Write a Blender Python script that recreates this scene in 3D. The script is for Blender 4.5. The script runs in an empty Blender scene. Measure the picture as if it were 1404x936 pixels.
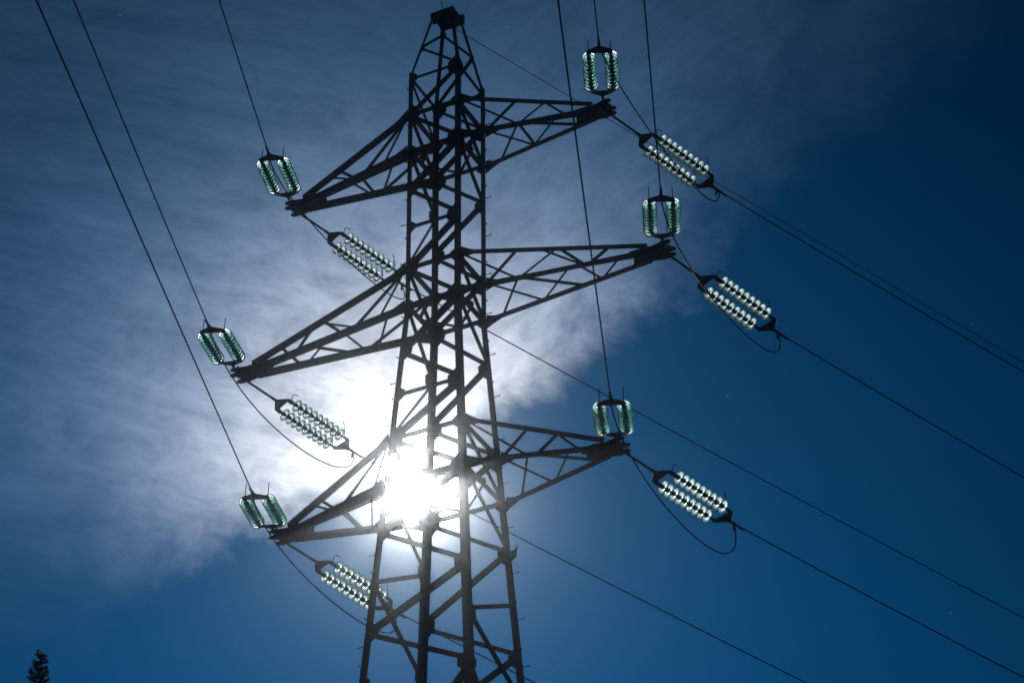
import bpy, bmesh, math, random
from mathutils import Vector, Matrix

random.seed(7)
R = math.radians
scene = bpy.context.scene
COL = scene.collection

# ------------------------------------------------------------------ camera, sky, sun, exposure
cam_d = bpy.data.cameras.new('camera'); cam = bpy.data.objects.new('camera', cam_d); COL.objects.link(cam)
YAW, PIT, ROL = -0.454399424, 0.598349374, -0.0121618084
fw = Vector((math.sin(YAW)*math.cos(PIT), math.cos(YAW)*math.cos(PIT), math.sin(PIT)))
r0 = fw.cross(Vector((0, 0, 1))).normalized(); u0 = r0.cross(fw)
rt = r0*math.cos(ROL) + u0*math.sin(ROL); up = -r0*math.sin(ROL) + u0*math.cos(ROL)
CAM = Vector((19.4723389, -36.9082859, 1.6))
cam.matrix_world = Matrix(((rt.x, up.x, -fw.x, CAM.x), (rt.y, up.y, -fw.y, CAM.y), (rt.z, up.z, -fw.z, CAM.z), (0, 0, 0, 1)))
cam_d.sensor_width = 36; cam_d.lens = 3538.267/1404*36; cam_d.clip_end = 6000; cam_d.clip_start = 0.1
scene.camera = cam

EXPOSURE = -4.25
SUN_DIR = Vector((-0.40985875, 0.75265719, 0.5152892)).normalized()
SUN_EL = math.asin(SUN_DIR.z); SUN_AZ = math.atan2(SUN_DIR.x, SUN_DIR.y)
scene.view_settings.view_transform = 'Standard'; scene.view_settings.look = 'None'
scene.view_settings.exposure = EXPOSURE; scene.view_settings.gamma = 1
scene.view_settings.use_curve_mapping = False
cy = scene.cycles
cy.use_denoising = True
cy.max_bounces = 14; cy.transmission_bounces = 12; cy.transparent_max_bounces = 16; cy.volume_bounces = 0
cy.sample_clamp_indirect = 2500; cy.sample_clamp_direct = 0
cy.caustics_refractive = True; cy.caustics_reflective = True

sun_d = bpy.data.lights.new('sun', 'SUN'); sun_d.energy = 5.0; sun_d.angle = R(0.53); sun_d.color = (1.0, 0.93, 0.84)
sun = bpy.data.objects.new('sun', sun_d); COL.objects.link(sun)
sun.rotation_euler = SUN_DIR.to_track_quat('Z', 'Y').to_euler()
sun.location = SUN_DIR*300


class NT:
    """small helper to write node graphs as expressions"""
    def __init__(s, tree): s.t = tree
    def n(s, typ, **kw):
        nd = s.t.nodes.new(typ)
        for k, v in kw.items(): setattr(nd, k, v)
        return nd
    def put(s, sock, v):
        if isinstance(v, bpy.types.NodeSocket): s.t.links.new(v, sock)
        else: sock.default_value = v
    def m(s, op, a, b=None, c=None, clamp=False):
        nd = s.n('ShaderNodeMath', operation=op, use_clamp=clamp)
        s.put(nd.inputs[0], a)
        if b is not None: s.put(nd.inputs[1], b)
        if c is not None: s.put(nd.inputs[2], c)
        return nd.outputs[0]
    def dot(s, a, v):
        nd = s.n('ShaderNodeVectorMath', operation='DOT_PRODUCT'); s.put(nd.inputs[0], a); nd.inputs[1].default_value = v
        return nd.outputs['Value']
    def xyz(s, x, y, z):
        nd = s.n('ShaderNodeCombineXYZ')
        for i, v in enumerate((x, y, z)): s.put(nd.inputs[i], v)
        return nd.outputs[0]
    def noise(s, vec, scale, detail=6, rough=.55, dist=0.0):
        nd = s.n('ShaderNodeTexNoise'); s.put(nd.inputs['Vector'], vec)
        nd.inputs['Scale'].default_value = scale; nd.inputs['Detail'].default_value = detail
        nd.inputs['Roughness'].default_value = rough; nd.inputs['Distortion'].default_value = dist
        return nd.outputs[0]
    def ss(s, x, a, b):
        nd = s.n('ShaderNodeMapRange', interpolation_type='SMOOTHSTEP')
        s.put(nd.inputs['Value'], x); nd.inputs['From Min'].default_value = a; nd.inputs['From Max'].default_value = b
        return nd.outputs[0]
    def mixc(s, f, a, b, mode='MIX'):
        nd = s.n('ShaderNodeMix', data_type='RGBA', blend_type=mode); s.put(nd.inputs[0], f)
        s.put(nd.inputs[6], a); s.put(nd.inputs[7], b)
        return nd.outputs[2]
    def scale(s, col, f):
        nd = s.n('ShaderNodeVectorMath', operation='SCALE'); s.put(nd.inputs[0], col); s.put(nd.inputs[3], f)
        return nd.outputs[0]
    def add(s, a, b):
        nd = s.n('ShaderNodeVectorMath', operation='ADD'); s.put(nd.inputs[0], a); s.put(nd.inputs[1], b)
        return nd.outputs[0]
    def mul(s, a, b):
        nd = s.n('ShaderNodeVectorMath', operation='MULTIPLY'); s.put(nd.inputs[0], a); s.put(nd.inputs[1], b)
        return nd.outputs[0]


world = bpy.data.worlds.new('World'); scene.world = world; world.use_nodes = True
wt = world.node_tree; wt.nodes.clear(); W = NT(wt)
out = W.n('ShaderNodeOutputWorld'); bg = W.n('ShaderNodeBackground'); wt.links.new(bg.outputs[0], out.inputs[0])
SKY_STRENGTH = 0.15
bg.inputs[1].default_value = SKY_STRENGTH
sky = W.n('ShaderNodeTexSky', sky_type='NISHITA', sun_disc=False)
sky.sun_elevation = SUN_EL; sky.sun_rotation = SUN_AZ
sky.altitude = 600; sky.air_density = 1.0; sky.dust_density = 0.2; sky.ozone_density = 2.5
gen = W.n('ShaderNodeTexCoord').outputs['Generated']
nrm = W.n('ShaderNodeVectorMath', operation='NORMALIZE'); wt.links.new(gen, nrm.inputs[0]); d = nrm.outputs[0]
ex = Vector((SUN_DIR.y, -SUN_DIR.x, 0)).normalized(); ey = ex.cross(SUN_DIR)
ds = W.dot(d, SUN_DIR)
dsc = W.m('MAXIMUM', ds, 0.05)
U = W.m('DIVIDE', W.dot(d, ex), dsc); V = W.m('DIVIDE', W.dot(d, ey), dsc)
ang = W.m('ARCCOSINE', W.m('MINIMUM', ds, 1.0))                      # radians from the sun
uv = W.xyz(U, V, 0.0)
GAIN = 1.0/(SKY_STRENGTH*2**EXPOSURE)                                 # display 1.0 in sky units
# clouds: thin cirrus above a ragged V-shaped lower edge
big = W.m('SUBTRACT', W.noise(uv, 10.0, 8, .62, .4), .5)
fin = W.m('SUBTRACT', W.noise(uv, 42.0, 9, .68, .5), .5)
e1 = W.m('SUBTRACT', W.m('SUBTRACT', V, .0015), W.m('MULTIPLY', U, .30))
e2 = W.m('MULTIPLY', W.m('SUBTRACT', W.m('ADD', V, .0085), W.m('MULTIPLY', U, .935)), .73)
edge = W.m('MINIMUM', e1, e2)
edge = W.m('ADD', edge, W.m('ADD', W.m('MULTIPLY', big, .06), W.m('MULTIPLY', fin, .034)))
crisp = W.m('MULTIPLY', W.m('ADD', .18, W.m('MULTIPLY', W.ss(U, -.13, -.035), .82)), W.m('SUBTRACT', 1.0, W.m('MULTIPLY', W.ss(V, .05, .15), .65)))
mask = W.ss(W.m('MULTIPLY', edge, crisp), -.009, .017)
ca, sa = math.cos(R(-13)), math.sin(R(-13))
Ur = W.m('ADD', W.m('MULTIPLY', U, ca), W.m('MULTIPLY', V, sa)); Vr = W.m('SUBTRACT', W.m('MULTIPLY', V, ca), W.m('MULTIPLY', U, sa))
streakL = W.noise(W.xyz(W.m('MULTIPLY', Ur, 9.0), W.m('MULTIPLY', Vr, 46.0), 1.3), 1.0, 10, .66, 1.1)
ca, sa = math.cos(R(38)), math.sin(R(38))
Uq = W.m('ADD', W.m('MULTIPLY', U, ca), W.m('MULTIPLY', V, sa)); Vq = W.m('SUBTRACT', W.m('MULTIPLY', V, ca), W.m('MULTIPLY', U, sa))
streakR = W.noise(W.xyz(W.m('MULTIPLY', Uq, 12.0), W.m('MULTIPLY', Vq, 34.0), 4.1), 1.0, 10, .68, 1.0)
side = W.ss(U, -.05, .06)
mixf = W.n('ShaderNodeMix', data_type='FLOAT'); W.put(mixf.inputs[0], side); W.put(mixf.inputs[2], streakL); W.put(mixf.inputs[3], streakR)
fibre = W.noise(W.xyz(W.m('MULTIPLY', Ur, 22.0), W.m('MULTIPLY', Vr, 120.0), 7.7), 1.0, 8, .7, 1.6)
fibre2 = W.noise(W.xyz(W.m('MULTIPLY', Uq, 30.0), W.m('MULTIPLY', Vq, 105.0), 3.4), 1.0, 8, .7, 1.4)
mixg = W.n('ShaderNodeMix', data_type='FLOAT'); W.put(mixg.inputs[0], side); W.put(mixg.inputs[2], fibre); W.put(mixg.inputs[3], fibre2)
streak = W.ss(W.m('ADD', W.m('MULTIPLY', mixf.outputs[0], .66), W.m('MULTIPLY', mixg.outputs[0], .34)), .30, .72)
puff = W.ss(W.noise(W.xyz(U, W.m('MULTIPLY', V, 1.25), 2.2), 38.0, 13, .73, .6), .28, .74)
near = W.m('SUBTRACT', 1.0, W.ss(ang, .07, .17))                      # lumpier close to the sun, filmy further out
# the veil thins out towards the right
thin = W.m('SUBTRACT', 1.0, W.m('MULTIPLY', W.ss(U, .08, .23), .38))
dens = W.m('MULTIPLY', W.m('MULTIPLY', mask, thin), W.m('ADD', W.m('SUBTRACT', .37, W.m('MULTIPLY', near, .12)), W.m('ADD', W.m('MULTIPLY', streak, .42), W.m('MULTIPLY', puff, W.m('ADD', .22, W.m('MULTIPLY', near, .26))))))
# sunlight scattered forward by the ice cloud: strong near the sun, falling with the angle
fwd1 = W.m('MULTIPLY', W.m('POWER', math.e, W.m('DIVIDE', ang, -.040)), 4.0)
fwd2 = W.m('MULTIPLY', W.m('POWER', math.e, W.m('DIVIDE', ang, -.14)), .08)
fwd3 = W.m('MULTIPLY', W.m('POWER', math.e, W.m('DIVIDE', ang, -.6)), .034)
fwd = W.m('ADD', W.m('ADD', fwd1, fwd2), fwd3)
cloud_col = W.mixc(W.ss(ang, .03, .19), (1.0, .98, .97, 1), (.46, .92, 1.66, 1))
cloud = W.scale(cloud_col, W.m('MULTIPLY', W.m('MULTIPLY', dens, fwd), GAIN))
clear = W.mul(sky.outputs[0], (.003, .34, .62))
deep = W.m('MULTIPLY', W.m('POWER', math.e, W.m('SUBTRACT', W.m('MULTIPLY', ang, -3.4), W.m('MULTIPLY', W.dot(d, ey), 2.0))), 6.7)   # brighter towards the sun and the horizon
deep = W.m('MINIMUM', W.m('MAXIMUM', deep, 0.8), 7.5)
clear = W.scale(clear, W.m('MULTIPLY', deep, W.m('SUBTRACT', 1.0, W.m('MULTIPLY', dens, .45))))
aur = W.scale((1.0, .98, .94), W.m('MULTIPLY', W.m('POWER', math.e, W.m('DIVIDE', ang, -.0031)), GAIN*400))
aur2 = W.scale((.55, .80, 1.0), W.m('MULTIPLY', W.m('POWER', math.e, W.m('DIVIDE', ang, -.019)), GAIN*.3))
aur = W.add(aur, aur2)
disc = W.m('MULTIPLY', W.ss(W.m('MULTIPLY', ang, -1), -.0056, -.0042), GAIN*30)
sunc = W.scale((1.0, .95, .88), disc)
W.put(bg.inputs[0], W.add(W.add(W.add(clear, cloud), sunc), aur))


# ------------------------------------------------------------------ helpers
def link(name, me, mat=None, parent=None, smooth=False):
    o = bpy.data.objects.new(name, me); COL.objects.link(o)
    if mat and not me.materials: me.materials.append(mat)
    if parent: o.parent = parent
    if smooth:
        for p in me.polygons: p.use_smooth = True
    return o


def obj(name, bm, mat=None, parent=None, smooth=False):
    me = bpy.data.meshes.new(name); bm.normal_update(); bm.to_mesh(me); bm.free()
    return link(name, me, mat, parent, smooth)


def empty(name, loc, label=None, cat=None, group=None):
    o = bpy.data.objects.new(name, None); COL.objects.link(o); o.location = loc; o.empty_display_size = .3
    if label: tag(o, label, cat, group)
    return o


def tag(o, label, cat, group=None):
    o['label'] = label; o['category'] = cat
    if group: o['group'] = group
    return o


def prism(bm, ring, p0, p1, e1, e2):
    """extrude a closed 2-D outline (in e1/e2) from p0 to p1"""
    a = [bm.verts.new(p0 + e1*x + e2*y) for x, y in ring]; b = [bm.verts.new(p1 + e1*x + e2*y) for x, y in ring]
    n = len(ring)
    for i in range(n): bm.faces.new((a[i], a[(i+1) % n], b[(i+1) % n], b[i]))
    bm.faces.new(a[::-1]); bm.faces.new(b)


def angle_bm(p0, p1, w, t, nrm, ext=0.0, shift=0.0, bm=None):
    """rolled L angle: one flange lies in the plane facing nrm, the other stands back from it"""
    bm = bm or bmesh.new()
    p0 = Vector(p0); p1 = Vector(p1); ax = (p1-p0).normalized(); nrm = Vector(nrm)
    p0 = p0-ax*ext; p1 = p1+ax*ext
    e2 = (nrm-ax*nrm.dot(ax)).normalized(); e1 = ax.cross(e2)
    o = e2*shift
    ring = [(-w/2, 0), (w/2, 0), (w/2, -t), (-w/2+t, -t), (-w/2+t, -w), (-w/2, -w)]
    prism(bm, ring, p0+o, p1+o, e1, e2)
    bmesh.ops.recalc_face_normals(bm, faces=bm.faces)
    return bm


def plate_bm(pts, nrm, t, bm=None):
    """flat plate from world-space outline points, thickness t along nrm"""
    bm = bm or bmesh.new(); nrm = Vector(nrm).normalized()
    a = [bm.verts.new(Vector(p)+nrm*t/2) for p in pts]; b = [bm.verts.new(Vector(p)-nrm*t/2) for p in pts]
    n = len(pts)
    bm.faces.new(a); bm.faces.new(b[::-1])
    for i in range(n): bm.faces.new((a[i], b[i], b[(i+1) % n], a[(i+1) % n]))
    bmesh.ops.recalc_face_normals(bm, faces=bm.faces)
    return bm


def tube_bm(pts, rad, seg=8, bm=None, taper=None):
    bm = bm or bmesh.new(); pts = [Vector(p) for p in pts]; prev = None; rings = []
    nrm = None
    for i, p in enumerate(pts):
        t = (pts[min(i+1, len(pts)-1)]-pts[max(i-1, 0)]).normalized()
        if nrm is None:
            nrm = t.cross(Vector((0, 0, 1)))
            if nrm.length < .05: nrm = t.cross(Vector((1, 0, 0)))
            nrm.normalize()
        else:
            nrm = (nrm-t*nrm.dot(t)).normalized()
        b = t.cross(nrm); r = rad if taper is None else rad*taper[i]
        rings.append([bm.verts.new(p+(nrm*math.cos(2*math.pi*k/seg)+b*math.sin(2*math.pi*k/seg))*r) for k in range(seg)])
    for a, b in zip(rings, rings[1:]):
        for k in range(seg): bm.faces.new((a[k], a[(k+1) % seg], b[(k+1) % seg], b[k]))
    bm.faces.new(rings[0][::-1]); bm.faces.new(rings[-1])
    bmesh.ops.recalc_face_normals(bm, faces=bm.faces)
    return bm


def lathe_bm(prof, seg=24, closed=False, bm=None, off=Vector((0, 0, 0))):
    """profile of (x, r) turned about the x axis"""
    bm = bm or bmesh.new(); rings = []
    for x, r in prof:
        if r < 1e-6: rings.append([bm.verts.new(Vector((x, 0, 0))+off)])
        else: rings.append([bm.verts.new(Vector((x, r*math.cos(2*math.pi*k/seg), r*math.sin(2*math.pi*k/seg)))+off) for k in range(seg)])
    pairs = list(zip(rings, rings[1:])) + ([(rings[-1], rings[0])] if closed else [])
    for a, b in pairs:
        for k in range(seg):
            k2 = (k+1) % seg
            if len(a) == 1 and len(b) == 1: continue
            if len(a) == 1: bm.faces.new((a[0], b[k2], b[k]))
            elif len(b) == 1: bm.faces.new((a[k], a[k2], b[0]))
            else: bm.faces.new((a[k], a[k2], b[k2], b[k]))
    bmesh.ops.recalc_face_normals(bm, faces=bm.faces)
    return bm


def box_bm(c, s, bm=None, mat=None):
    bm = bm or bmesh.new(); c = Vector(c)
    vs = []
    for x in (-.5, .5):
        for y in (-.5, .5):
            for z in (-.5, .5):
                v = Vector((x*s[0], y*s[1], z*s[2]))
                if mat: v = mat @ v
                vs.append(bm.verts.new(c+v))
    for f in ((0, 1, 3, 2), (4, 6, 7, 5), (0, 4, 5, 1), (2, 3, 7, 6), (0, 2, 6, 4), (1, 5, 7, 3)): bm.faces.new([vs[i] for i in f])
    bmesh.ops.recalc_face_normals(bm, faces=bm.faces)
    return bm


# ------------------------------------------------------------------ materials
def new_mat(name):
    m = bpy.data.materials.new(name); m.use_nodes = True; t = m.node_tree; t.nodes.clear()
    return m, NT(t), t


def metal_mat(name, c0, c1, rough, metallic=.35, scale=14):
    m, N, t = new_mat(name)
    o = N.n('ShaderNodeOutputMaterial'); b = N.n('ShaderNodeBsdfPrincipled'); t.links.new(b.outputs[0], o.inputs[0])
    co = N.n('ShaderNodeTexCoord').outputs['Object']
    f = N.ss(N.noise(co, scale, 6, .65), .35, .7)
    N.put(b.inputs['Base Color'], N.mixc(f, (*c0, 1), (*c1, 1)))
    N.put(b.inputs['Roughness'], N.m('ADD', rough, N.m('MULTIPLY', f, .18)))
    b.inputs['Metallic'].default_value = metallic
    return m


STEEL = metal_mat('weathered_galvanised_steel', (.075, .074, .073), (.04, .038, .036), .30)
FITTING = metal_mat('forged_fitting_steel', (.07, .066, .062), (.04, .035, .03), .45, .4, 30)
WIRE = metal_mat('weathered_aluminium_strand', (.20, .20, .20), (.12, .12, .12), .4, .6, 60)
CONC = metal_mat('concrete', (.32, .31, .29), (.25, .24, .22), .85, 0, 5)

GLASS, N, t = new_mat('toughened_green_glass')
o = N.n('ShaderNodeOutputMaterial')
g1 = N.n('ShaderNodeBsdfGlass'); g1.inputs['Color'].default_value = (.74, .95, .93, 1); g1.inputs['Roughness'].default_value = .0; g1.inputs['IOR'].default_value = 1.5
g2 = N.n('ShaderNodeBsdfGlass'); g2.inputs['Color'].default_value = (.86, .985, .98, 1); g2.inputs['Roughness'].default_value = .56; g2.inputs['IOR'].default_value = 1.22
mx = N.n('ShaderNodeMixShader'); mx.inputs[0].default_value = .72
t.links.new(g1.outputs[0], mx.inputs[1]); t.links.new(g2.outputs[0], mx.inputs[2]); t.links.new(mx.outputs[0], o.inputs[0])


def leaf_mat(name, c0, c1):
    m, N, t = new_mat(name)
    o = N.n('ShaderNodeOutputMaterial'); b = N.n('ShaderNodeBsdfPrincipled'); tr = N.n('ShaderNodeBsdfTranslucent'); mx = N.n('ShaderNodeMixShader')
    co = N.n('ShaderNodeTexCoord').outputs['Object']
    c = N.mixc(N.ss(N.noise(co, 3.0, 4), .35, .65), (*c0, 1), (*c1, 1))
    N.put(b.inputs['Base Color'], c); N.put(tr.inputs[0], N.mixc(.5, c, (.75, .72, .45, 1))); b.inputs['Roughness'].default_value = .3
    mx.inputs[0].default_value = .45
    t.links.new(b.outputs[0], mx.inputs[1]); t.links.new(tr.outputs[0], mx.inputs[2]); t.links.new(mx.outputs[0], o.inputs[0])
    return m


NEEDLE = leaf_mat('spruce_needles', (.05, .085, .035), (.075, .10, .05))
BARK = metal_mat('spruce_bark', (.10, .07, .05), (.06, .045, .035), .9, 0, 9)
GROUND = leaf_mat('meadow_grass', (.05, .075, .025), (.085, .09, .04))

# ------------------------------------------------------------------ ground
bm = bmesh.new(); n = 60; S = 1500
gv = [[bm.verts.new(((i/n*2-1)*S, (j/n*2-1)*S, 0)) for j in range(n+1)] for i in range(n+1)]
for i in range(n):
    for j in range(n): bm.faces.new((gv[i][j], gv[i+1][j], gv[i+1][j+1], gv[i][j+1]))
for row in gv:
    for v in row:
        dd = math.hypot(v.co.x, v.co.y)
        v.co.z = -.02 + max(0, dd-130)/1370*9*(math.sin(v.co.x*.006+1)+math.cos(v.co.y*.0047))*.5
ground = obj('ground', bm, GROUND, smooth=True); ground['kind'] = 'structure'

# ------------------------------------------------------------------ lattice tower
K = 1.2176422734; CZ = -19.0937


def zz(z): return K*(z-CZ)+1.6


H0 = .4856*K; SL = .0631
ZK, T1, B1, M1, M2, T2, B2, N1, N2, T3, B3, Q1, Q2, Q3, Q4 = [zz(z) for z in
    (9.58, 8.7828, 8.0, 7.2, 6.4, 5.5735, 4.8156, 3.93, 3.08, 2.2495, 1.4299, .56, -.33, -1.18, -2.04)]
ZC = zz(11.1); HC = .2*K
SG = {'A': (-1, -1), 'C': (1, -1), 'D': (1, 1), 'B': (-1, 1)}
FACE = {'near': ('A', 'C', Vector((0, -1, 0))), 'east': ('C', 'D', Vector((1, 0, 0))), 'far': ('B', 'D', Vector((0, 1, 0))), 'west': ('A', 'B', Vector((-1, 0, 0)))}


def hw(z):
    if z > ZK: return H0+(HC-H0)*(z-ZK)/(ZC-ZK)
    return H0 + SL*max(0, B2-z)


def node(L, z):
    h = hw(z); return Vector((SG[L][0]*h, SG[L][1]*h, z))


tower = empty('lattice_tower', (0, 0, 0), 'tall dark steel lattice transmission tower with three pairs of crossarms', 'pylon')

LEGW = [(ZC, .06), (ZK, .062), (ZK-.01, .098), (B2, .10), (B2-.01, .118), (B3, .125), (B3-.01, .14), (.35, .17)]
legs = {}
for L, (sx, sy) in SG.items():
    bm = bmesh.new(); rings = []
    for z, w in LEGW:
        p = node(L, z); t = w*.12
        ring = [(0, 0), (w, 0), (w, t), (t, t), (t, w), (0, w)]
        rings.append([bm.verts.new((p.x-sx*a, p.y-sy*b, z)) for a, b in ring])
    for a, b in zip(rings, rings[1:]):
        for k in range(6): bm.faces.new((a[k], a[(k+1) % 6], b[(k+1) % 6], b[k]))
    bm.faces.new(rings[0]); bm.faces.new(rings[-1])
    bmesh.ops.recalc_face_normals(bm, faces=bm.faces)
    legs[L] = obj('leg', bm, STEEL, tower)
    p = node(L, 0)
    bm = box_bm((p.x, p.y, .15), (.7, .7, .5)); box_bm((p.x, p.y, .42), (.34, .34, .04), bm)
    obj('footing', bm, CONC, tower)
for L in ('A', 'D'):                                                   # climbing pegs, turned from flange to flange
    sx, sy = SG[L]; z = 3.0; k = 0
    while z < ZK-.2:
        p = node(L, z); dv = Vector((sx, 0, 0)) if k % 2 == 0 else Vector((0, sy, 0))
        q = p - Vector((sx*.05, sy*.05, 0)) + (Vector((0, sy*.0, 0)) if k % 2 == 0 else Vector((0, 0, 0)))
        q = p + (Vector((0, -sy*.05, 0)) if k % 2 == 0 else Vector((-sx*.05, 0, 0)))
        if z > zz(-3):
            bm = tube_bm([q-dv*.03, q+dv*.135], .0085, 6); tube_bm([q+dv*.128, q+dv*.146], .016, 6, bm)
            tube_bm([q-dv*.004, q+dv*.012], .016, 6, bm)
            obj('step_bolt', bm, STEEL, legs[L])
        z += .49 if k % 2 else .47; k += 1

GUS = {}


def brace(face, La, za, Lb, zb, w=.07, name='diagonal_brace', ext=-.04):
    nrm = FACE[face][2]; a = node(La, za); b = node(Lb, zb)
    sh = -.016 if name == 'diagonal_brace' else -.030
    obj(name, angle_bm(a, b, w*1.13, .008, nrm, ext, sh), STEEL, tower)
    for L, z in ((La, za), (Lb, zb)):
        for kz in GUS:
            if kz[0] == L and kz[1] == face and abs(kz[2]-z) < .12: GUS[kz] += 1; break
        else: GUS[(L, face, z)] = 1


def ring(z, faces='near east far west', w=.075):
    for f in faces.split():
        a, b, _ = FACE[f]; brace(f, a, z, b, z, w, 'ring_beam')


# peak
ring(ZK, w=.06)
brace('near', 'A', zz(10.33), 'C', ZK, .05); brace('west', 'A', zz(10.33), 'B', zz(11.0), .045)
brace('far', 'B', zz(11.0), 'D', zz(10.33), .05); brace('far', 'D', zz(10.33), 'B', ZK, .05)
brace('near', 'C', ZK, 'A', T1, .06); brace('far', 'B', ZK, 'D', T1, .06); brace('west', 'A', ZK, 'B', T1, .045)
# prism and tapered body
ring(T1, w=.10); ring(B1, w=.10); ring(T2, w=.105); ring(B2, w=.105); ring(T3, w=.10); ring(B3, w=.10)
ring(M2, 'near', .08); ring(N2, 'near', .08)
seqN = [('A', T1), ('C', B1), ('A', M1), ('C', M2), ('A', T2), ('C', B2), ('A', N1), ('C', N2), ('A', T3), ('C', B3), ('A', Q1), ('C', Q2), ('A', Q3), ('C', Q4)]
mir = {'A': 'D', 'C': 'B'}
for (a, za), (b, zb) in zip(seqN, seqN[1:]):
    wd = .085 if za > B2 else .092
    brace('near', a, za, b, zb, wd); brace('far', mir[a], za, mir[b], zb, wd-.01)
for za, zb in ((T1, B1), (B1, M1), (T2, B2), (B2, N1), (T3, B3), (B3, Q1)):
    brace('east', 'C', za, 'D', zb, .07); brace('west', 'A', za, 'B', zb, .07)
brace('east', 'C', Q3, 'D', Q2, .075); brace('east', 'C', Q3, 'D', Q4, .085)
brace('west', 'B', Q1, 'A', Q2, .075); brace('west', 'A', Q2, 'B', Q3, .085)
brace('west', 'B', M1, 'A', T2, .05); brace('west', 'B', N1, 'A', T3, .055)
# lower body, out of the picture: wide X panels down to the footings
zs = [Q4, Q4-3.2, Q4-7.0, Q4-11.5, Q4-16.5, .45]
for i, (za, zb) in enumerate(zip(zs, zs[1:])):
    for f in FACE:
        a, b, _ = FACE[f]
        brace(f, a, za, b, zb, .10); brace(f, b, za, a, zb, .10)
    if i: ring(za, w=.10)
# diamond diaphragms
for z in (B1, B2, B3):
    h = hw(z)
    md = [Vector((0, -h, z)), Vector((h, 0, z)), Vector((0, h, z)), Vector((-h, 0, z))]
    for i in range(4):
        obj('diaphragm_strut', angle_bm(md[i], md[(i+1) % 4], .06, .007, (0, 0, -1), .0, -.035), STEEL, tower)
# gusset plates with bolt heads
for (L, f, z), cnt in GUS.items():
    if z < Q4-.1: continue
    nrm = FACE[f][2]; p = node(L, z); a, b, _ = FACE[f]
    other = b if L == a else a
    dv = (node(other, z)-p).normalized()
    legd = (node(L, z+.3)-node(L, z-.3)).normalized() if z < ZK-.3 else Vector((0, 0, 1))
    big = z < ZK+.1
    s = (1.0 if cnt >= 2 else .8)*(1.0 if big else .5)*(1.12 if z < B2 else 1)
    dn, upx, wd = .21*s, .19*s, .245*s
    if cnt >= 3: dn *= 1.25; upx *= 1.25; wd *= 1.1
    j = random.uniform(-.02, .02)
    ol = [(.004, upx), (.10*s, upx*.95), (wd, upx*.35+j), (wd, -dn*.4+j), (.12*s, -dn), (.004, -dn)]
    pl = [p+dv*x+legd*y-nrm*.008 for x, y in ol]
    bm = plate_bm(pl, nrm, .009)
    for x, y in ((.04, upx*.6), (.04, 0), (.04, -dn*.6), (wd*.55, upx*.2), (wd*.75, -.02)):
        c = p+dv*x+legd*y-nrm*.008
        tube_bm([c-nrm*.02, c+nrm*.022], .012, 6, bm)
    obj('gusset_plate', bm, STEEL, tower)

# peak cap: a stack of channel plates carrying the two earth wires
bm = bmesh.new(); h = HC
for zc, hh, tt in ((ZC-.02, h*.98, .04), (ZC+.035, h*.92, .08), (ZC+.085, h*1.04, .025)):
    box_bm((0, 0, zc), (hh*2, hh*2, tt), bm)
for y in (-h*.95, h*.95):
    box_bm((0, y, ZC+.02), (h*2.3, .07, .09), bm)
box_bm((h*1.12, h*.6, ZC+.09), (.10, .09, .06), bm); box_bm((h*1.12, h*.55, ZC-.02), (.10, .09, .06), bm)
box_bm((-h*1.1, -h*.5, ZC-.04), (.06, .12, .07), bm)
for k in range(5): tube_bm([(-h*.8+k*.1, -h*1.02, ZC-.09), (-h*.8+k*.1, -h*1.02, ZC-.05)], .012, 6, bm)
obj('peak_bracket', bm, STEEL, tower)
bm = plate_bm([node('D', Q1)+Vector(v) for v in ((.0, -.03, .02), (.10, -.03, .05), (.16, -.03, .16), (.13, -.03, -.12), (.02, -.03, -.2))], (0, 1, 0), .008)
obj('lug_plate', bm, STEEL, tower)

# crossarms
ARMS = {
 (1, 1): 'nT0-nB.42 nB.42-nT.61 fT0-nT.4 nB.42-fB.14 nB.42-fB.42 fT0-fB.42 fB.42-fT.6 nB.42-fB.8 nT.61-nB.76',
 (2, 1): 'nT0-nB.3 nB.3-nT.49 fT0-nT.29 nB.3-fB.1 fT0-fB.33 fB.34-fT.48 nB.3-fB.55 nT.42-nB.63 nT.52-fT.58 fT.54-fB.66 fB.67-fT.76 fT.58-nT.75',
 (3, 1): 'nT0-nB.43 nT.63-nB.48 fT0-nT.43 fT0-fB.43 nB.43-fB.15 fB.46-fT.6 nB.43-fB.83 nT.63-nB.78',
 (1, -1): 'nT0-fT.41 nT0-nB.39 nT.62-fT.55 nT.71-nB.5 nB.43-fB.44 fT.61-fB.45 nB.11-fB.385 fT0-fB.39',
 (2, -1): 'nT0-nB.31 nT0-fT.3 nT.53-nB.3 nT.5-fT.47 nT.56-nB.66 nT.76-fB.69 nB.6-fB.41 nB.455-fB.68 fT.47-fB.35 nB.1-fB.29 fT0-fB.35',
 (3, -1): 'nT0-fT.41 nT0-nB.39 nT.64-fT.6 nT.71-nB.5 nB.43-fB.44 fT.61-fB.45 nB.11-fB.385 fT0-fB.39',
}
LEN = {1: 3.702, 2: 4.811, 3: 3.697}; TIPZ = {1: 34.547, 2: 30.67, 3: 26.586}
TB = {1: (T1, B1), 2: (T2, B2), 3: (T3, B3)}
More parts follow.
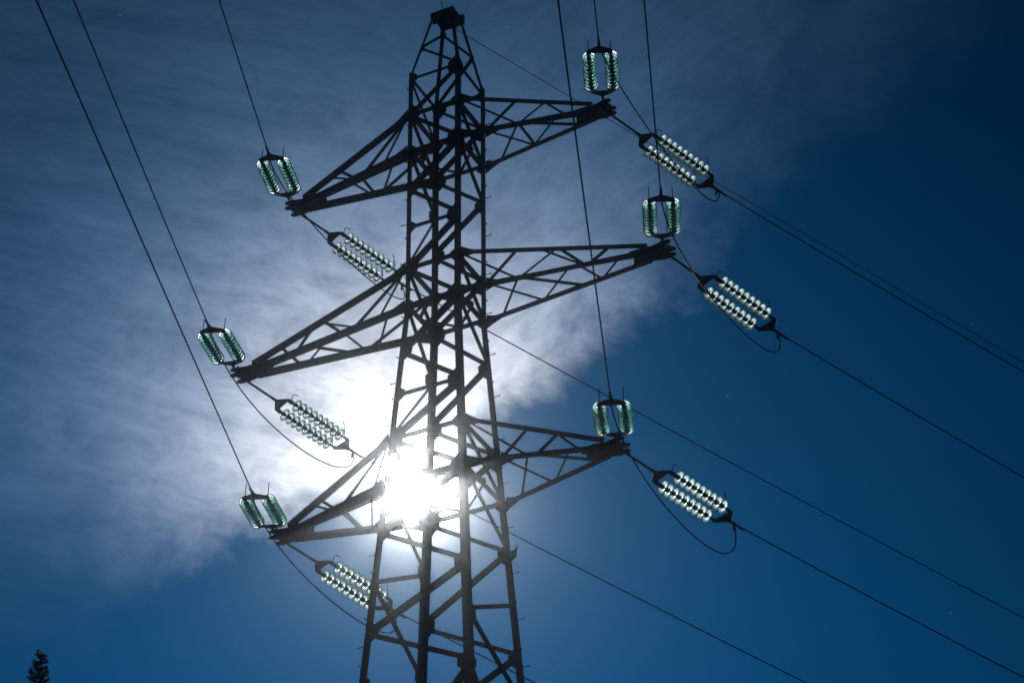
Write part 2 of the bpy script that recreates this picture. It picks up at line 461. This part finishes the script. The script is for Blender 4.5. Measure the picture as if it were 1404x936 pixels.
for (lv, sg), web in ARMS.items():
    arm = bpy.data.objects.new('crossarm', None); COL.objects.link(arm); arm.parent = tower
    zt, zb = TB[lv]; Ln = LEN[lv]; tz = TIPZ[lv]
    root = {'nT': Vector((sg*hw(zt), -hw(zt), zt)), 'fT': Vector((sg*hw(zt), hw(zt), zt)), 'nB': Vector((sg*hw(zb), -hw(zb), zb)), 'fB': Vector((sg*hw(zb), hw(zb), zb))}
    tipx = sg*(Ln-.18)
    end = {'nT': Vector((tipx, -.10, tz+.09)), 'fT': Vector((tipx, .10, tz+.09)), 'nB': Vector((tipx, -.12, tz-.02)), 'fB': Vector((tipx, .12, tz-.02))}
    cut = {}
    for k in root:
        a, b = root[k], end[k]; c = a.lerp(b, .93)
        nr = Vector((0, -1 if k[0] == 'n' else 1, 0))
        obj('chord', angle_bm(a, c, .115 if k[1] == 'B' else .10, .009, nr, .03, .004), STEEL, arm)
    for seg in web.split():
        p, q = seg.split('-')
        pa = root[p[:2]].lerp(end[p[:2]], float(p[2:])); qa = root[q[:2]].lerp(end[q[:2]], float(q[2:]))
        if p[0] == q[0]: nr = Vector((0, -1 if p[0] == 'n' else 1, 0)); sh = -.012
        else: nr = Vector((0, 0, 1 if p[1] == 'T' else -1)); sh = -.004
        obj('brace', angle_bm(pa, qa, .046, .006, nr, .0, sh), STEEL, arm)
    # root gussets, one beside each chord
    for k in root:
        a = root[k]; ax = (end[k]-a).normalized(); ny = Vector((0, -1 if k[0] == 'n' else 1, 0))
        sz = Vector((0, 0, 1))
        pl = [a+Vector((sg*.0, 0, .15)), a+ax*.16+sz*.09, a+ax*.36+sz*.03, a+ax*.36-sz*.05, a+ax*.14-sz*.12, a+Vector((0, 0, -.18))]
        obj('gusset_plate', plate_bm([v+ny*.012 for v in pl], ny, .008), STEEL, arm)
    # tip: two shaped plates and their webs, with a forked end for the strings
    xo = sg*(Ln-.02)
    def outline(z, s):
        ol = [(-.66, -.10*s), (-.36, -.14*s), (-.06, -.185), (.04, -.19), (.085, -.155), (.085, -.105), (.04, -.07), (-.06, -.055),
              (-.06, .055), (.04, .07), (.085, .105), (.085, .155), (.04, .19), (-.10, .19), (-.15, .215*s), (-.34, .17*s), (-.66, .11*s)]
        return [Vector((sg*(Ln-.02+a), b, z)) for a, b in ol]
    bm = plate_bm(outline(tz-.03, 1.0), (0, 0, 1), .02); plate_bm(outline(tz+.10, .8), (0, 0, 1), .02, bm)
    for y in (-.085, 0, .085):
        box_bm((sg*(Ln-.42), y, tz+.035), (.66, .014, .11), bm)
    for y in (-.13, .13):
        tube_bm([(sg*(Ln-.10), y, tz-.09), (sg*(Ln-.10), y, tz+.16)], .022, 8, bm)
        for x in (.3, .42, .54, .66):
            tube_bm([(sg*(Ln-x), y*.62, tz-.065), (sg*(Ln-x), y*.62, tz+.13)], .013, 6, bm)
    obj('tip_plate', bm, STEEL, arm)
    for s in (-1, 1):
        pl = [Vector((sg*(Ln-x), s*(.105+.02*(x-.3)), z)) for x, z in ((.80, tz-.02), (.80, tz+.13), (.55, tz+.14), (.22, tz+.115), (.22, tz-.05), (.55, tz-.06))]
        obj('side_plate', plate_bm(pl, (0, 1, 0), .010), STEEL, arm)

# ------------------------------------------------------------------ insulator strings
STR = {
 'near1L': ((-3.602, -0.13, 34.547), (-2.797, -2.397, 34.081), (2.77821, -0.09025, 0.00128)),
 'near2L': ((-4.711, -0.13, 30.67), (-3.946, -2.41, 30.203), (2.78660, -0.09212, 0.00118)),
 'near3L': ((-3.597, -0.13, 26.586), (-2.751, -2.379, 26.108), (2.77964, -0.10064, 0.0)),
 'near1R': ((3.602, -0.13, 34.547), (4.52, -2.358, 34.104), (2.77097, -0.10112, 0.00130)),
 'near2R': ((4.711, -0.13, 30.67), (5.622, -2.339, 30.126), (2.77772, -0.10348, 0.00130)),
 'near3R': ((3.597, -0.13, 26.586), (4.483, -2.35, 26.047), (2.77673, -0.10048, 0.00130)),
 'far1R': ((3.602, 0.13, 34.547), (4.917, 2.624, 33.827), (0.48176, -0.14632, 0.00118)),
 'far2R': ((4.711, 0.13, 30.67), (5.937, 2.61, 29.986), (0.47444, -0.15477, 0.00151)),
 'far3R': ((3.597, 0.13, 26.586), (4.738, 2.687, 26.053), (0.46890, -0.14112, 0.00182)),
 'far1L': ((-3.602, 0.13, 34.547), (-2.489, 2.614, 33.935), (0.47927, -0.14279, 0.00061)),
 'far2L': ((-4.711, 0.13, 30.67), (-3.568, 2.654, 30.002), (0.47478, -0.14763, 0.00083)),
 'far3L': ((-3.597, 0.13, 26.586), (-2.524, 2.615, 25.999), (0.46419, -0.16273, 0.00174)),
}
JUMP = {'1R': [[4.267, -1.744, 34.082], [4.913, 2.615, 32.47]], '2R': [[5.344, -1.666, 28.969], [6.087, 2.913, 28.538]], '3R': [[3.816, -0.678, 25.564], [4.853, 2.945, 24.237]], '1L': [[-2.964, -1.925, 33.168], [-2.132, 3.411, 32.686]], '2L': [[-4.725, -0.088, 29.505], [-3.461, 2.892, 28.88]], '3L': [[-3.095, -1.464, 25.193], [-2.248, 3.256, 24.641]]}
LEVEL = {'1': 'topmost', '2': 'longest, middle', '3': 'lowest'}
SIDE = {'L': 'left', 'R': 'right'}

PITCH = .140; YW = .215
# one glass shell and its metal cap and pin, shared by every disc
shell = [(.016, .030), (.016, .044), (.008, .053), (.004, .066), (.004, .082), (.008, .098), (.016, .112), (.028, .123), (.042, .1285), (.055, .1275), (.067, .122),
         (.075, .113), (.078, .104), (.075, .098), (.071, .095), (.075, .090), (.079, .082), (.077, .074), (.072, .071), (.076, .065), (.076, .056), (.068, .048), (.058, .040), (.058, .030)]
shell = [((x-.03)*1.1+.03, .03+(r-.03)*1.10) for x, r in shell]
bm = lathe_bm(shell, 28, True); shell_me = bpy.data.meshes.new('glass_disc'); bm.to_mesh(shell_me); bm.free(); shell_me.materials.append(GLASS)
for p in shell_me.polygons: p.use_smooth = True
cap = [(-.022, 0), (-.026, .026), (-.016, .038), (.000, .045), (.0115, .047), (.0125, .040), (.0125, .0295), (.0605, .0295), (.0620, .040), (.070, .036), (.076, .014), (.125, .012), (.125, 0)]
bm = lathe_bm(cap, 16); cap_me = bpy.data.meshes.new('metal_cap'); bm.to_mesh(cap_me); bm.free(); cap_me.materials.append(FITTING)
for p in cap_me.polygons: p.use_smooth = True


def make_string(link_len, name='insulator_string'):
    rt_ = empty(name, (0, 0, 0))
    L = link_len
    # shackle, link rod and clevis
    bm = tube_bm([(-.03, 0, 0), (.10, 0, 0)], .026, 8)
    tube_bm([(.06, 0, 0), (L-.06, 0, 0)], .017 if L < .6 else .024, 8, bm)
    tube_bm([(L-.14, 0, 0), (L+.04, 0, 0)], .030, 8, bm)
    tube_bm([(.03, -.05, 0), (.03, .05, 0)], .014, 6, bm); tube_bm([(L, 0, -.05), (L, 0, .05)], .016, 6, bm)
    obj('link_rod', bm, FITTING, rt_, True)
    xa = L; xb = L+.17
    def yoke(x0, x1, th=.022):
        s = 1 if x1 > x0 else -1
        ol = [(x0-s*.035, -.045), (x0-s*.035, .045), (x1-s*.06, YW+.035), (x1+s*.0, YW+.04), (x1+s*.025, YW+.01), (x1+s*.025, YW-.03), (x1-s*.01, YW-.06),
              (x1-s*.03, -YW+.06), (x1+s*.025, -YW+.03), (x1+s*.025, -YW-.01), (x1, -YW-.04), (x1-s*.06, -YW-.035)]
        return plate_bm([Vector((a, b, 0)) for a, b in ol], (0, 0, 1), th)
    obj('yoke_plate', yoke(xa, xb), FITTING, rt_)
    xe = xb+1.48
    for s in (-1, 1):
        y = s*YW
        bm = tube_bm([(xb-.02, y, 0), (xb+.10, y, 0)], .016, 8); tube_bm([(xb-.005, y, -.05), (xb-.005, y, .05)], .013, 6, bm)
        box_bm((xb+.045, y, 0), (.06, .055, .07), bm); tube_bm([(xb+.06, y, 0), (xb+.135, y, 0)], .03, 8, bm)
        obj('clevis', bm, FITTING, rt_)
        x = xb+.135
        for k in range(9):
            dsk = link('glass_disc', shell_me, None, rt_); dsk.location = (x, y, 0)
            c = link('metal_cap', cap_me, None, dsk)
            x += PITCH
        bm = tube_bm([(x-.01, y, 0), (xe+.02, y, 0)], .022, 8); tube_bm([(xe+.0, y, -.05), (xe+.0, y, .05)], .013, 6, bm)
        obj('clevis', bm, FITTING, rt_)
        hx = xe-.06
        obj('arcing_horn', tube_bm([(hx+.05, y, .0), (hx, y, .05), (hx-.03, y, .17), (hx-.07, y, .27), (hx-.12, y, .37)], .0085, 6), FITTING, rt_, True)
    obj('arcing_horn', tube_bm([(xb+.02, -YW, 0), (xb+.02, -YW, .10), (xb+.03, -YW, .21), (xb+.06, -YW, .235), (xb+.15, -YW, .25)], .0085, 6), FITTING, rt_, True)
    obj('yoke_plate', yoke(xe+.17, xe, .05 if L < .6 else .022), FITTING, rt_)
    xc = xe+.17
    bm = tube_bm([(xc-.03, 0, 0), (xc+.10, 0, 0)], .026, 8)
    tube_bm([(xc+.06, 0, 0), (xc+.14, 0, 0), (xc+.42, 0, .004)], .026, 8, bm, [1, 1.2, .75])
    box_bm((xc+.02, 0, 0), (.07, .05, .08), bm)
    tube_bm([(xc+.17, 0, -.0), (xc+.175, 0, -.09), (xc+.17, 0, -.16)], .026, 8, bm, [1.2, 1.0, .7])
    obj('tension_clamp', bm, FITTING, rt_, False)
    return rt_


def copy_tree(o, parent=None):
    c = o.copy(); COL.objects.link(c)
    if parent: c.parent = parent
    for ch in list(o.children):
        copy_tree(ch, c)
    return c


protos = {'near': make_string(.46), 'far': make_string(.86)}
first = {'near': True, 'far': True}
for key, (a, p, w) in STR.items():
    kind, lv, sd = key[:-2], key[-2], key[-1]
    o = protos[kind] if first[kind] else copy_tree(protos[kind]); first[kind] = False
    a = Vector(a); p = Vector(p); ax = (p-a).normalized(); y = Vector((0, 0, 1)).cross(ax).normalized(); z = ax.cross(y)
    o.location = a; o.rotation_euler = Matrix((ax, y, z)).transposed().to_euler()
    if kind == 'near': lab = 'teal glass double insulator string foreshortened towards the viewer, above the %s %s crossarm tip' % (LEVEL[lv], SIDE[sd])
    else: lab = 'sparkling double row of glass discs slanting down away from the %s %s crossarm tip' % (LEVEL[lv], SIDE[sd])
    tag(o, lab, 'insulator', 'glass insulator strings on the crossarm tips')

# ------------------------------------------------------------------ wires
def wire_pts(P0, az, el, k, tmax, n=90):
    pts = []
    for i in range(n+1):
        t = tmax*(i/n)**1.3
        pts.append(Vector(P0)+Vector((math.sin(az)*math.cos(el)*t, math.cos(az)*math.cos(el)*t, math.sin(el)*t+k*t*t)))
    return pts


for key, (a, p, w) in STR.items():
    kind, lv, sd = key[:-2], key[-2], key[-1]
    a = Vector(a); p = Vector(p); ax = (p-a).normalized()
    pts = wire_pts(p, *w, 60 if kind == 'near' else 90)
    pts = [p-ax*.12] + pts
    o = obj('conductor', tube_bm(pts, .0135, 8), WIRE, None, True)
    if kind == 'near': lab = 'overhead conductor running up out of frame from the %s %s crossarm' % (LEVEL[lv], SIDE[sd])
    else: lab = 'conductor sloping away down to the right from the %s %s crossarm' % (LEVEL[lv], SIDE[sd])
    tag(o, lab, 'power line', 'line conductors')
for key, (c1, c2) in JUMP.items():
    lv, sd = key
    A = Vector(STR['near'+key][1]); D = Vector(STR['far'+key][1]); Bc = Vector(c1); Cc = Vector(c2)
    pts = []
    for i in range(49):
        t = i/48; pts.append(A*(1-t)**3+Bc*3*t*(1-t)**2+Cc*3*t*t*(1-t)+D*t**3)
    o = obj('jumper_cable', tube_bm(pts, .0135, 8), WIRE, None, True)
    tag(o, 'drooping jumper loop passing under the %s %s crossarm tip' % (LEVEL[lv], SIDE[sd]), 'cable', 'jumper loops under the crossarms')
P = Vector((0.0, -.20, ZC+.06))
o = obj('earth_wire', tube_bm(wire_pts(P, 2.76477, -.05125, .001, 60), .008, 6), WIRE, None, True)
tag(o, 'thin wire rising out of frame from the very peak of the tower', 'power line', 'earth wires')
P = Vector((.16, .244, 38.16))
o = obj('earth_wire', tube_bm([Vector((.05, .16, ZC-.03))]+wire_pts(P, .50, -.1490, .0001, 90), .0085, 6), WIRE, None, True)
tag(o, 'thinnest wire descending to the right from the tower peak behind the topmost right crossarm', 'power line', 'earth wires')

# ------------------------------------------------------------------ spruce whose top shows at the lower left corner
TREE_D = 36.0; taz, tel = R(-37.666), R(27.075)
tx, ty, tz = CAM.x+TREE_D*math.sin(taz), CAM.y+TREE_D*math.cos(taz), 1.6+TREE_D*math.tan(tel)
tree = empty('spruce_tree', (tx, ty, 0), 'dark bristly evergreen treetop poking up in the corner, rimmed by sunlight', 'tree')
rnd = random.Random(3)
bm = tube_bm([(0, 0, -.1), (.05, 0, tz*.3), (.0, .05, tz*.65), (0, 0, tz-.12)], .22, 10, None, [1, .75, .4, .05])
obj('trunk', bm, BARK, tree)
bm = bmesh.new()


def shoot(bm, p, dv, ln, wd, nn):
    """a twig bristling with short flat needles"""
    dv = dv.normalized(); s = dv.cross(Vector((.3, .5, .8))).normalized(); t = dv.cross(s)
    tube_bm([p, p+dv*ln*.96], wd*.22, 4, bm)
    for k in range(nn):
        f = rnd.random(); a = rnd.random()*6.283; q = p+dv*ln*f
        o_ = (s*math.cos(a)+t*math.sin(a)); tip_ = q+(o_*.9+dv*.55).normalized()*wd*rnd.uniform(.8, 1.35)*(1.1-.45*f)
        sd = dv.cross(o_)*wd*.16
        vs = [bm.verts.new(q-sd), bm.verts.new(q+sd), bm.verts.new(tip_)]
        bm.faces.new(vs)


# top metre in detail
shoot(bm, Vector((0, 0, tz-.16)), Vector((.02, 0, 1)), .16, .045, 90)
zc = tz-.10; i = 0
while zc > tz-2.2:
    depth = tz-zc; rr = .04+.30*min(depth, .34)+.2*max(0, depth-.34); nb = 4 if depth < .36 else 5
    for k in range(nb):
        a = k*6.283/nb+i*.9+rnd.uniform(-.3, .3)
        dv = Vector((math.cos(a), math.sin(a), rnd.uniform(.35, 1.0) if depth < .6 else rnd.uniform(.0, .5)))
        ln = rr*rnd.uniform(.45, 1.5); base = Vector((0, 0, zc))
        shoot(bm, base, dv, ln, .05, 60+int(160*ln))
        for j in range(int(2+ln*7)):
            f = rnd.uniform(.3, 1); a2 = a+rnd.choice((-1, 1))*rnd.uniform(.5, 1.0)
            shoot(bm, base+dv.normalized()*ln*f, Vector((math.cos(a2), math.sin(a2), rnd.uniform(.1, .9))), .06+.22*ln*(1-f*.6), .042, 34)
    zc -= .115 if depth < .6 else .17; i += 1
# the rest of the crown, coarser sprays
while zc > 2.0:
    depth = tz-zc; rr = min(3.3, .45+.22*depth)
    for k in range(9):
        a = k*6.283/9+i*.7+rnd.uniform(-.3, .3); ln = rr*rnd.uniform(.75, 1.1)
        dv = Vector((math.cos(a), math.sin(a), -.12+.25*rnd.random())).normalized(); base = Vector((0, 0, zc))
        tube_bm([base, base+dv*ln], .02, 4, bm)
        for j in range(int(10+ln*9)):
            f = rnd.uniform(.15, 1); q = base+dv*ln*f; sidev = dv.cross(Vector((0, 0, 1)))*rnd.choice((-1, 1))
            d2 = (sidev+dv*.7+Vector((0, 0, rnd.uniform(-.5, .2)))).normalized(); l2 = (.2+.35*ln*(1-f*.7))*rnd.uniform(.6, 1)
            w2 = d2.cross(Vector((rnd.uniform(-.3, .3), rnd.uniform(-.3, .3), 1))).normalized()*.09
            vs = [bm.verts.new(v) for v in (q, q+d2*l2*.5+w2, q+d2*l2, q+d2*l2*.5-w2)]
            bm.faces.new(vs)
    zc -= .32; i += 1
obj('crown', bm, NEEDLE, tree)

# ------------------------------------------------------------------ bright specks of down drifting in the air
rnd = random.Random(11); bm = bmesh.new()
for i in range(130):
    dist = rnd.uniform(9, 60); a = rnd.uniform(-.26, .26); b = rnd.uniform(-.18, .18)
    c = CAM+(fw+rt*a+up*b)*dist
    if c.z < 3: continue
    r_ = .0036*rnd.uniform(.5, 1.5)*(dist/25)**.6
    m4 = Matrix.Translation(c) @ Matrix.Rotation(rnd.random()*6, 4, 'X') @ Matrix.Diagonal((r_*rnd.uniform(.6, 1.8), r_, r_*rnd.uniform(.6, 1.4), 1))
    bmesh.ops.create_icosphere(bm, subdivisions=1, radius=1, matrix=m4)
fluff = obj('drifting_fluff', bm, GLASS, None, True); fluff['kind'] = 'stuff'

# ------------------------------------------------------------------ added haze box: its forward scatter imitates lens bloom around the sun
hz, N, t = new_mat('glare_volume')
o = N.n('ShaderNodeOutputMaterial'); v = N.n('ShaderNodeVolumePrincipled')
v.inputs['Color'].default_value = (.80, .90, 1.0, 1); v.inputs['Density'].default_value = .0019; v.inputs['Anisotropy'].default_value = .997
t.links.new(v.outputs[0], o.inputs['Volume'])
bm = box_bm((0, 0, 14.75), (3200, 3200, 51.5))
added_glare_haze = obj('added_glare_haze', bm, hz); added_glare_haze['kind'] = 'stuff'
